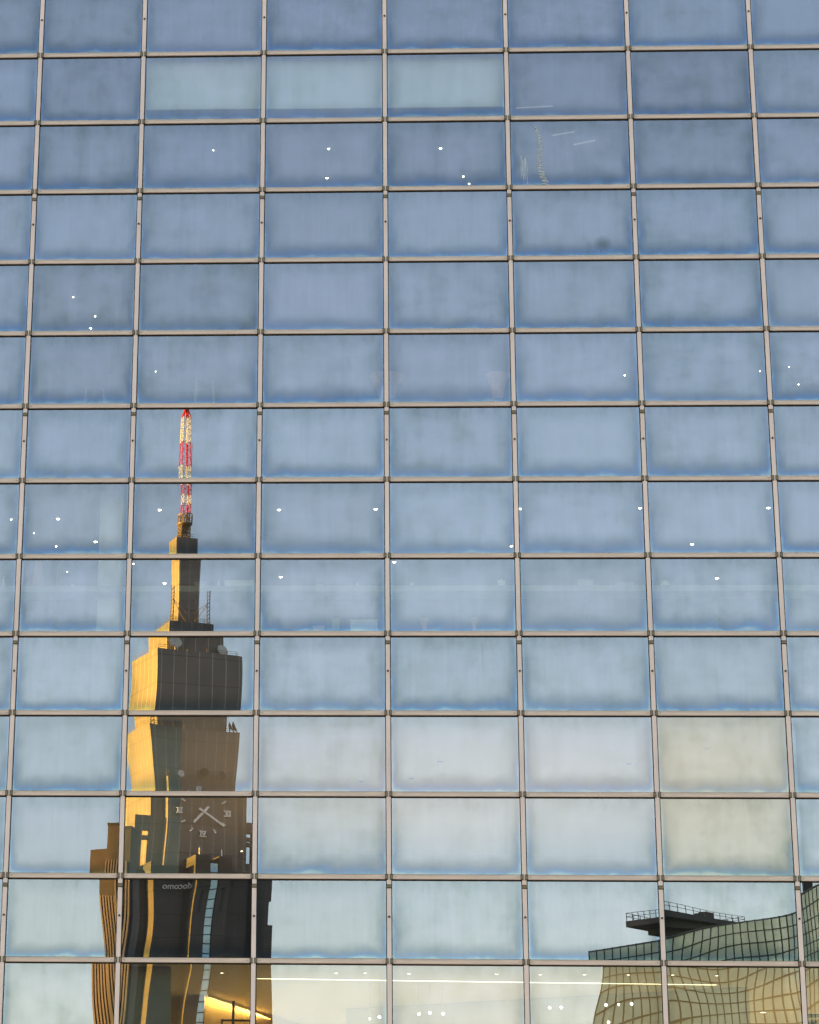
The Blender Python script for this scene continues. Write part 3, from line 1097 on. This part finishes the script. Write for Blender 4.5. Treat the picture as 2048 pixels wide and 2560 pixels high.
def rbox(m, wx, hy, z0, zt):
    """tier with one rounded far corner and a thin parapet"""
    c = min(wx, hy) * .12
    pts = [(-wx, -hy), (wx, -hy), (wx, hy - c)]
    for k in range(1, 6):
        a_ = math.pi / 2 * k / 6
        pts.append((wx - c + c * math.cos(a_), hy - c + c * math.sin(a_)))
    pts += [(wx - c, hy), (-wx, hy)]
    m.prism(pts, z0, zt)


for wx, hy, zt, zb in ((W1, H1, z1, z2 - 1), (W2, H2, z2, z3 - 1), (W3, H3, z3, z4 - 1), (W4, H4, z4, 0)):
    m = MB()
    rbox(m, wx, hy, zb, zt)
    b_ = m.build('tower_tier', M['tower'], tower)
    # roof rail
    m = MB()
    for zz in (.5, 1.0):
        for p0, p1 in (((-wx + .3, hy - .3), (wx - 1.2, hy - .3)), ((wx - .4, hy - 1.6), (wx - .4, -hy + .3)), ((-wx + .3, hy - .3), (-wx + .3, -hy + .3))):
            m.tube((*p0, zt + zz), (*p1, zt + zz), .05, n=4)
    for k in range(9):
        xx = -wx + .3 + (2 * wx - 1.5) * k / 8
        m.tube((xx, hy - .3, zt), (xx, hy - .3, zt + 1.0), .05, n=4)
    m.build('roof_rail', M['steel'], b_)
# clock bay
m = MB()
m.box(-8.3, 8.3, H4 + .005, H4 + 2.4, 0, zbay)
bay = m.build('clock_bay', M['tower'], tower)
YC = H4 + 2.4
zc = tz(507, 2031, 0, YC)
clock = empty('clock_face', (0, YC, zc))
clock.parent = tower
PX = 1 / 10.6                    # metres per photo pixel in that pane


def bar(m, x0, y0, x1, y1, wd, y0d=.15, y1d=.7):
    a_, b_ = Vector((x0, 0, -y0)) * PX, Vector((x1, 0, -y1)) * PX
    d = (b_ - a_).normalized()
    n = Vector((-d.z, 0, d.x)) * wd * PX / 2
    Y = Vector((0, 1, 0))
    P = [a_ + n, b_ + n, b_ - n, a_ - n]
    i = len(m.v)
    m.v += [tuple(p_ + Y * y0d) for p_ in P] + [tuple(p_ + Y * y1d) for p_ in P]
    for f in ((0, 1, 2, 3), (7, 6, 5, 4), (0, 4, 5, 1), (1, 5, 6, 2), (2, 6, 7, 3), (3, 7, 4, 0)):
        m.f.append(tuple(i + q_ for q_ in f))
        m.m.append(0)


RC = 60.5
for k in range(12):
    a_ = math.pi / 6 * k
    dx, dy = -math.sin(a_), -math.cos(a_)     # image sense: mirrored, so III lies to the left
    m = MB()
    if k % 3:
        bar(m, dx * 54, dy * 54, dx * 64, dy * 64, 3.6)
        m.build('hour_mark', M['numeral'], clock)
        continue
    cx_, cy_ = dx * RC, dy * RC
    strokes = {0: [((5, -6), (5, 6)), ((1.5, -6), (1.5, 6)), ((-1, -6), (-7, 6)), ((-7, -6), (-1, 6))],      # XII read from the right in the mirror
               3: [((-4.5, -6), (-4.5, 6)), ((0, -6), (0, 6)), ((4.5, -6), (4.5, 6))],
               6: [((5.5, -6), (2.5, 6)), ((-.5, -6), (2.5, 6)), ((-4.5, -6), (-4.5, 6))],
               9: [((6, -6), (6, 6)), ((3.2, -6), (-4.5, 6)), ((-4.5, -6), (3.2, 6))]}[k]
    if k == 0:
        strokes = [((-6, -6), (-6, 6)), ((-3, -6), (-3, 6)), ((0, -6), (6.5, 6)), ((6.5, -6), (0, 6))]
    if k == 6:
        strokes = [((-5, -6), (-5, 6)), ((-1.5, -6), (2, 6)), ((5.5, -6), (2, 6))]
    for (xa, ya), (xb, yb) in strokes:
        bar(m, cx_ + xa, cy_ + ya, cx_ + xb, cy_ + yb, 2.3)
    bar(m, cx_ - 8, cy_ - 7, cx_ + 8, cy_ - 7, 2.0, .16, .71)
    bar(m, cx_ - 8, cy_ + 7, cx_ + 8, cy_ + 7, 2.0, .16, .71)
    m.build('numeral', M['numeral'], clock)
m = MB()
bar(m, 12, -15, -25, 31, 6.3, .75, 1.1)
m.build('hour_hand', M['numeral'], clock)
m = MB()
bar(m, -13, -8, 50, 36, 5.2, 1.15, 1.5)
m.build('minute_hand', M['numeral'], clock)

# dishes and small masts on the steps
def dish(X, Y, z, r, face=(0, 1, .2), mat='dishwhite'):
    m = MB()
    f = Vector(face).normalized()
    c = Vector((X, Y, z + r * 1.3))
    m.tube(c - f * r * .3, c + f * r * .12, r * .35, r, 14)
    m.tube((X, Y - .1, z), c - f * r * .25, .14, n=6)
    m.build('dish_antenna', M[mat], tower)


dish(-4.4, H4 + 1.6, zbay, .9)
dish(1.9, H4 + 1.3, zbay + .7, 1.1, (-.3, 1, .3), 'deckdark')
dish(6.6, H4 + 1.3, zbay + .2, 1.1, (.5, 1, .3), 'deckdark')
dish(8.9, H4 - 1, z4, 1.3, (.9, .5, .4), 'deckdark')
dish(10.3, H4 - 2.2, z4, 1.5, (.9, .5, .4), 'deckdark')
dish(-4.6, H3 - 1.2, z3 + .3, 1.4, (.2, 1, .1))
dish(4.9, H3 - 1.2, z3 - .6, 1.4, (.5, 1, .1))
for X, Y, zb, hh in ((-W2 + .7, H2 - .8, z2, 9.5), (W2 - 1.3, H2 - .8, z2, 9.0), (-W4 + 1.7, H4 - 3, z4, 3.0), (-8.2, H4 + 1.8, zbay, 1.5)):
    m = MB()
    for s in (-.35, .35):
        m.tube((X + s, Y, zb), (X + s, Y, zb + hh), .12, n=5)
    for k in range(int(hh)):
        m.tube((X - .35, Y, zb + k), (X + .35, Y, zb + k + .9), .07, n=4)
    if hh > 5:
        s = 1 if X < 0 else -1
        m.tube((X, Y, zb + hh * .62), (X + s * 3.4, Y, zb + .4), .09, n=4)
        m.tube((X, Y, zb + hh * .62), (X + s * 3.9, Y, zb + 2.4), .06, n=4)
    m.build('small_mast', M['steel'], tower)

# mast
def lattice(m, r0, r1, za, zb, n_bay, th, faces=4, core=True):
    for j in range(faces):
        a0, a1 = math.pi / 4 + j * math.pi / 2, math.pi / 4 + (j + 1) * math.pi / 2
        for k in range(n_bay):
            ta, tb_ = k / n_bay, (k + 1) / n_bay
            ra, rb_ = r0 + (r1 - r0) * ta, r0 + (r1 - r0) * tb_
            zA, zB = za + (zb - za) * ta, za + (zb - za) * tb_
            p00 = (ra * math.cos(a0), ra * math.sin(a0), zA)
            p01 = (rb_ * math.cos(a0), rb_ * math.sin(a0), zB)
            p10 = (ra * math.cos(a1), ra * math.sin(a1), zA)
            p11 = (rb_ * math.cos(a1), rb_ * math.sin(a1), zB)
            m.tube(p00, p01, th, n=5)
            m.tube(p00, p11, th * .42, n=4)
            m.tube(p10, p01, th * .42, n=4)
            m.tube(p01, p11, th * .5, n=4)
    if core:
        m.tube((0.35, .2, za), (0.35, .2, zb), th * 1.5, n=6)


def mz(py):
    return tz(463, py, 0, 0)


zd0, zd1 = mz(1319), mz(1290)
m = MB()
lattice(m, 1.75, 1.6, z1, zd0 + .2, 4, .2)
m.tube((-.5, .2, z1), (-.5, .2, zd0), .4, n=8)
m.build('mast_base', M['steel'], tower)
m = MB()
m.lathe((0, 0, zd0), [(.2, 0), (1.2, 0), (1.95, .55), (2.0, .7), (.2, .75)], 24)
m.lathe((0, 0, zd0), [(1.95, .72), (1.95, .95), (1.85, .95)], 24)
for k in range(24):
    a_ = 2 * math.pi * k / 24
    m.tube((1.95 * math.cos(a_), 1.95 * math.sin(a_), zd0 + .7), (1.95 * math.cos(a_), 1.95 * math.sin(a_), zd1 - .1), .05, n=4)
m.lathe((0, 0, zd1), [(1.93, -.2), (1.97, -.2), (1.97, 0), (1.93, 0), (1.93, -.2)], 24)
m.build('ring_platform', M['steel'], tower)
m = MB()
lattice(m, 1.2, 1.2, zd0 + .8, zd1 + .2, 2, .16)
m.build('mast_core', M['steel'], tower)
bands = [(1290, 'red'), (1265, 'mastwhite'), (1241, 'red'), (1213, 'mastwhite'), (1166, 'red'), (1107, 'mastwhite'), (1045, 'red'), (1021, None)]
rads = [1.4, 1.42, 1.46, 1.55, 1.62, 1.42, 1.3, .3]
for i in range(7):
    m = MB()
    za, zb = mz(bands[i][0]), mz(bands[i + 1][0])
    lattice(m, rads[i], rads[i + 1], za, zb, max(1, round((zb - za) / 1.9)), .11 if i < 6 else .16)
    if i == 4:
        m.tube((rads[4] * 1.05, 0, za), (rads[4] * 1.05, .2, zb), .10, n=5)
    m.build('mast_section', M[bands[i][1]], tower)
m = MB()
m.tube((0, 0, mz(1045)), (0, 0, mz(1012)), .28, .2, 8)
m.build('mast_tip', M['red'], tower)

# shoulder frames either side of the shaft
def shoulder(name, X0, X1, Y, ztop, zbase, holes):
    """slab in the plane of the front with rectangular openings; holes: (X0, X1, z0, z1)"""
    m = MB()
    xs = sorted({X0, X1, *[h[0] for h in holes], *[h[1] for h in holes]})
    zs = sorted({zbase, ztop, *[h[2] for h in holes], *[h[3] for h in holes]})
    for i in range(len(xs) - 1):
        for j in range(len(zs) - 1):
            xm, zm = (xs[i] + xs[i + 1]) / 2, (zs[j] + zs[j + 1]) / 2
            if any(h[0] < xm < h[1] and h[2] < zm < h[3] for h in holes):
                continue
            m.box(xs[i], xs[i + 1], Y - .6, Y + .6, zs[j], zs[j + 1])
    m.build(name, M['tower'], tower)


YS = 9.7
cq_ = lambda px: 478 + (px - 485) / 1.152
XA, XB = tx(cq_(331), 2050, YS), -W4 - .01
sh = lambda py: tz(cq_(350), py, XA, YS)
xh0, xh1 = tx(cq_(349), 2080, YS), tx(cq_(366), 2080, YS)
xh2 = XB - .01
shoulder('shoulder_frame', XA, XB, YS, sh(2037), 0,
         [(xh1, xh2, sh(2084), sh(2060)), (xh0, xh1, sh(2084), sh(2072)), (xh0, xh2, sh(2160), sh(2093))])
XC, XD = tx(590, 2060, YS), tx(613, 2060, YS)
sr = lambda py: tz(605, py, XC, YS)
shoulder('shoulder_frame', W4 + .002, W4 + 2.3, 8, sr(2054), 0,
         [(W4 + .25, W4 + 1.6, sr(2092), sr(2082)), (W4 + .25, W4 + 1.6, sr(2105), sr(2101)), (W4 + .2, W4 + 1.5, sr(2157), sr(2115))])

# podium
m = MB()
m.box(-17.5, -12.5, 2, 11.2, 0, zlow - .3)
m.build('podium_block', M['podium'], tower)
m = MB()
m.box(-12.4, -5.4, 2, 16.4, 0, zlow)
m.box(-12.4, -12.0, 2, 16.4, zlow + .001, zlow + 1.0)
m.build('podium_block', M['podium'], tower)
m = MB()
m.box(-5.395, 10.2, 2, 15.9, 0, zlow - .4)
m.build('podium_block', M['podium'], tower)
zup = tz(490, 2141, -3.6, 17.6)
zst = tz(512, 2155, 0, 17.0)
for X0, X1 in ((-3.7, -.45), (1.5, 4.4)):
    m = MB()
    m.box(X0, X1, 4, 19.7, 0, zup)
    pbk = m.build('stair_tower', M['podium'], tower)
    sl = MB()
    xm = (X0 + X1) / 2
    zs0, zs1 = tz(505, 2284, 0, 17.6), tz(505, 2232, 0, 17.6)
    sl.box(xm - .35, xm + .35, 19.7, 19.76, zs0, zs1)
    sl.box(xm - .5, xm + .5, 19.7, 20.1, zs1 + .01, zs1 + .35)
    sl.build('louvre_slot', M['deckdark'], pbk)
    m = MB()
    m.tube((xm + .6, 15.5, zup), (xm + .6, 15.5, zup + 2.4), .14, .09, 6)
    m.build('roof_pole', M['numeral'], tower)
m = MB()
zz = 1.0
gx0, gx1 = -.445, 1.495
while zz < zst - 2:
    m.box(gx0 + .16, gx1 - .16, 15.905, 19.3, zz, zz + 1.95, 0)
    zz += 2.2
m.build('stair_window_strip', M['stripglass'], tower)
m = MB()
m.box(gx0, gx1, 15.91, 19.2, 0, zst, 0)
m.build('stair_core', M['deckdark'], tower)
m = MB()
m.box(10.21, 13.0, 2, 13.0, 0, zlow - .6)
m.build('podium_block', M['podium'], tower)
m = MB()
zq = lambda py: tz(675, py, 16, 14)
m.box(13.01, 17.2, 2, 15.2, zq(2247), zlow - .4)
m.box(13.01, 16.7, 2, 15.2, zq(2302) + .001, zq(2247) - .001)
m.box(13.01, 17.9, 2, 15.2, 0, zq(2302))
m.build('podium_block', M['podium'], tower)

# sign on the podium, reads left to right from the street
fc = bpy.data.curves.new('sign_curve', 'FONT')
fc.body = 'docomo'
fc.size = 2.0
fc.extrude = .12
fc.align_x = 'CENTER'
tmp = bpy.data.objects.new('sign_tmp', fc)
COL.objects.link(tmp)
bpy.context.view_layer.update()
sm = bpy.data.meshes.new_from_object(tmp.evaluated_get(bpy.context.evaluated_depsgraph_get()))
bpy.data.objects.remove(tmp)
sm.transform(Matrix(((-1, 0, 0, 0), (0, 0, 1, 0), (0, 1, 0, 0), (0, 0, 0, 1))))
sm.materials.append(M['numeral'])
so = link('wall_sign', sm, tower, (tx(437, 2207, 16.4), 16.53, tz(437, 2211, -8.5, 16.4)))

# ribbed brown office building left of the tower
YR = 640.0
RA = R(-10)
rx = at_y(288, 2120, YR).x
rib = empty('ribbed_building', (rx, -YR, 0), -RA)
tag(rib, 'slim brown ribbed office building mirrored left of the clock tower, lit from the side', 'building')
s_ = (YR + 55) / F / .93
w1 = 26 * s_
zt1 = at_y(300, 2070, YR).z
zt2 = at_y(245, 2117, YR).z
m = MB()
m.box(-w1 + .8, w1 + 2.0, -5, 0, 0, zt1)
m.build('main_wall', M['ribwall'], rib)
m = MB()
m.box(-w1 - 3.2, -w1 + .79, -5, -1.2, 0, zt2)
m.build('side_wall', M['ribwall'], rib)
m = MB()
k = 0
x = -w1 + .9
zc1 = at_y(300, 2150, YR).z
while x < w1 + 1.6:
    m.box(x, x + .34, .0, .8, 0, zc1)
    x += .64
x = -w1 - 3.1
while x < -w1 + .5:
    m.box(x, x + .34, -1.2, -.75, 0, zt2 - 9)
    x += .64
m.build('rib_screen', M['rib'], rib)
m = MB()
m.box(-w1 + .7, w1 + 2.1, -5.1, .12, zt1 + .001, zt1 + .5)
m.build('parapet', M['deckdark'], rib)

# curved green glass building, right
PTS = [(1478, 2376.5), (1560, 2362), (1648, 2348), (1740, 2336), (1850, 2318), (1950, 2299), (2010, 2270), (2060, 2243), (2140, 2215)]
D0 = 470.0
HG = at_y(1478, 2376.5, D0).z
top = [at_z(px, py, HG) for px, py in PTS]
# smooth plan curve, sampled finely, then mirrored to the street side
plan = []
for i in range(len(top) - 1):
    for k in range(8):
        f = k / 8
        plan.append((top[i].x * (1 - f) + top[i + 1].x * f, top[i].y * (1 - f) + top[i + 1].y * f))
plan.append((top[-1].x, top[-1].y))
for _ in range(12):
    plan = [plan[0]] + [((plan[i - 1][0] + 2 * plan[i][0] + plan[i + 1][0]) / 4, (plan[i - 1][1] + 2 * plan[i][1] + plan[i + 1][1]) / 4)
                        for i in range(1, len(plan) - 1)] + [plan[-1]]
plan = [(x, -y) for x, y in plan]
green = empty('curved_glass_building', (plan[0][0], plan[0][1], 0))
tag(green, 'curved building of pale green glass in a dark grid, mirrored at the lower right', 'building')
o0 = Vector((plan[0][0], plan[0][1], 0))
loc = [Vector((x, y, 0)) - o0 for x, y in plan]
m = MB()
outline = [(p_.x, p_.y) for p_ in loc] + [(loc[-1].x, loc[-1].y - 60), (loc[0].x, loc[-1].y - 60)]
ar = sum(outline[i][0] * outline[(i + 1) % len(outline)][1] - outline[(i + 1) % len(outline)][0] * outline[i][1] for i in range(len(outline)))
if ar < 0:
    outline.reverse()
m.prism(outline, 0, HG)
m.build('glass_skin', M['greenglass'], green)
m = MB()
seg = [0]
for i in range(1, len(loc)):
    seg.append(seg[-1] + (loc[i] - loc[i - 1]).length)


def along(dist):
    for i in range(1, len(loc)):
        if seg[i] >= dist:
            f = (dist - seg[i - 1]) / (seg[i] - seg[i - 1])
            return loc[i - 1].lerp(loc[i], f)
    return loc[-1]


d_ = 0
cw = 1.55
while d_ < seg[-1]:
    q_ = along(d_)
    m.tube((q_.x, q_.y + .05, HG - 34), (q_.x, q_.y + .05, HG + .3), .095, n=5)
    d_ += cw
zz = HG + .15
while zz > HG - 34:
    for i in range(0, len(loc) - 1, 2):
        e = min(i + 2, len(loc) - 1)
        m.tube((loc[i].x, loc[i].y + .08, zz), (loc[e].x, loc[e].y + .08, zz), .13 if zz > HG else .085, n=5)
    zz -= 1.6
m.build('mullion_grid', M['greenframe'], green)

# unseen slab added on the sunny side to keep the curved building in shade
slab = empty('shade_slab', (-110, -446, 0))
tag(slab, 'unseen tall slab added on the sunny side to shade the curved glass building', 'building')
m = MB()
m.box(-15, 15, -76, 76, 0, 121)
m.build('wall', M['podium'], slab)
m = MB()
for k in range(28):
    m.box(15.001, 15.05, -74, 74, 4 + k * 4.1, 6.2 + k * 4.1)
m.build('window_bands', M['stripglass'], slab)
m = MB()
m.box(-15.3, 15.3, -76.3, 76.3, 121.001, 122)
m.build('roof', M['stone'], slab)

# roof deck with railing, on the green building
c0 = at_y(1716, 2330, 512)
deck = empty('roof_deck', (c0.x - o0.x, -c0.y - o0.y, c0.z))
deck.parent = green
deck.rotation_euler = (0, 0, R(-38))
deck.scale = (1.25, 1.25, 1.0)
m = MB()
m.prism([(-7.5, -4.6), (7.5, -4.6), (7.5, 4.6), (-7.5, 4.6)], .4, 1.25)
m.prism([(-5.0, -3.4), (5.0, -3.4), (5.0, 3.4), (-5.0, 3.4)], -.5, .399)
m.build('platform', M['deckdark'], deck)
m = MB()
m.box(-3.4, 3.4, -2.4, 2.4, -7, -.501)
m.box(-3.8, 3.8, -2.8, 2.8, -1.8, -1.3)
m.build('core', M['deckdark'], deck)
m = MB()
m.tube((-6.8, 3.9, .4), (-4.0, 2.0, -4.2), .12, n=6)
m.build('strut', M['deckdark'], deck)
m = MB()
for a_, b_ in (((-7.4, -4.5), (7.4, -4.5)), ((7.4, -4.5), (7.4, 4.5)), ((7.4, 4.5), (-7.4, 4.5)), ((-7.4, 4.5), (-7.4, -4.5))):
    for h in (.7, 1.25):
        m.tube((*a_, 1.25 + h), (*b_, 1.25 + h), .045, n=5)
    n_ = int((Vector(b_) - Vector(a_)).length / 1.1)
    for k in range(n_):
        q_ = Vector(a_).lerp(Vector(b_), k / n_)
        m.tube((q_.x, q_.y, 1.25), (q_.x, q_.y, 2.5), .05, n=5)
m.build('railing', M['deckdark'], deck)
m = MB()
m.box(4.6, 6.0, -1.5, -.1, 1.251, 3.6)
m.box(.6, 1.5, 2.0, 2.8, 1.251, 2.2)
m.build('plant_box', M['deckdark'], deck)
c1 = at_y(2036, 2240, 480)
m = MB()
m.box(-.7, .7, -.7, .7, -2.2, .8)
m.box(-1.1, 1.1, -1.1, 1.1, .801, 1.15)
m.build('roof_vent', M['deckdark'], green, (c1.x - o0.x, -c1.y - o0.y - 1.5, c1.z))
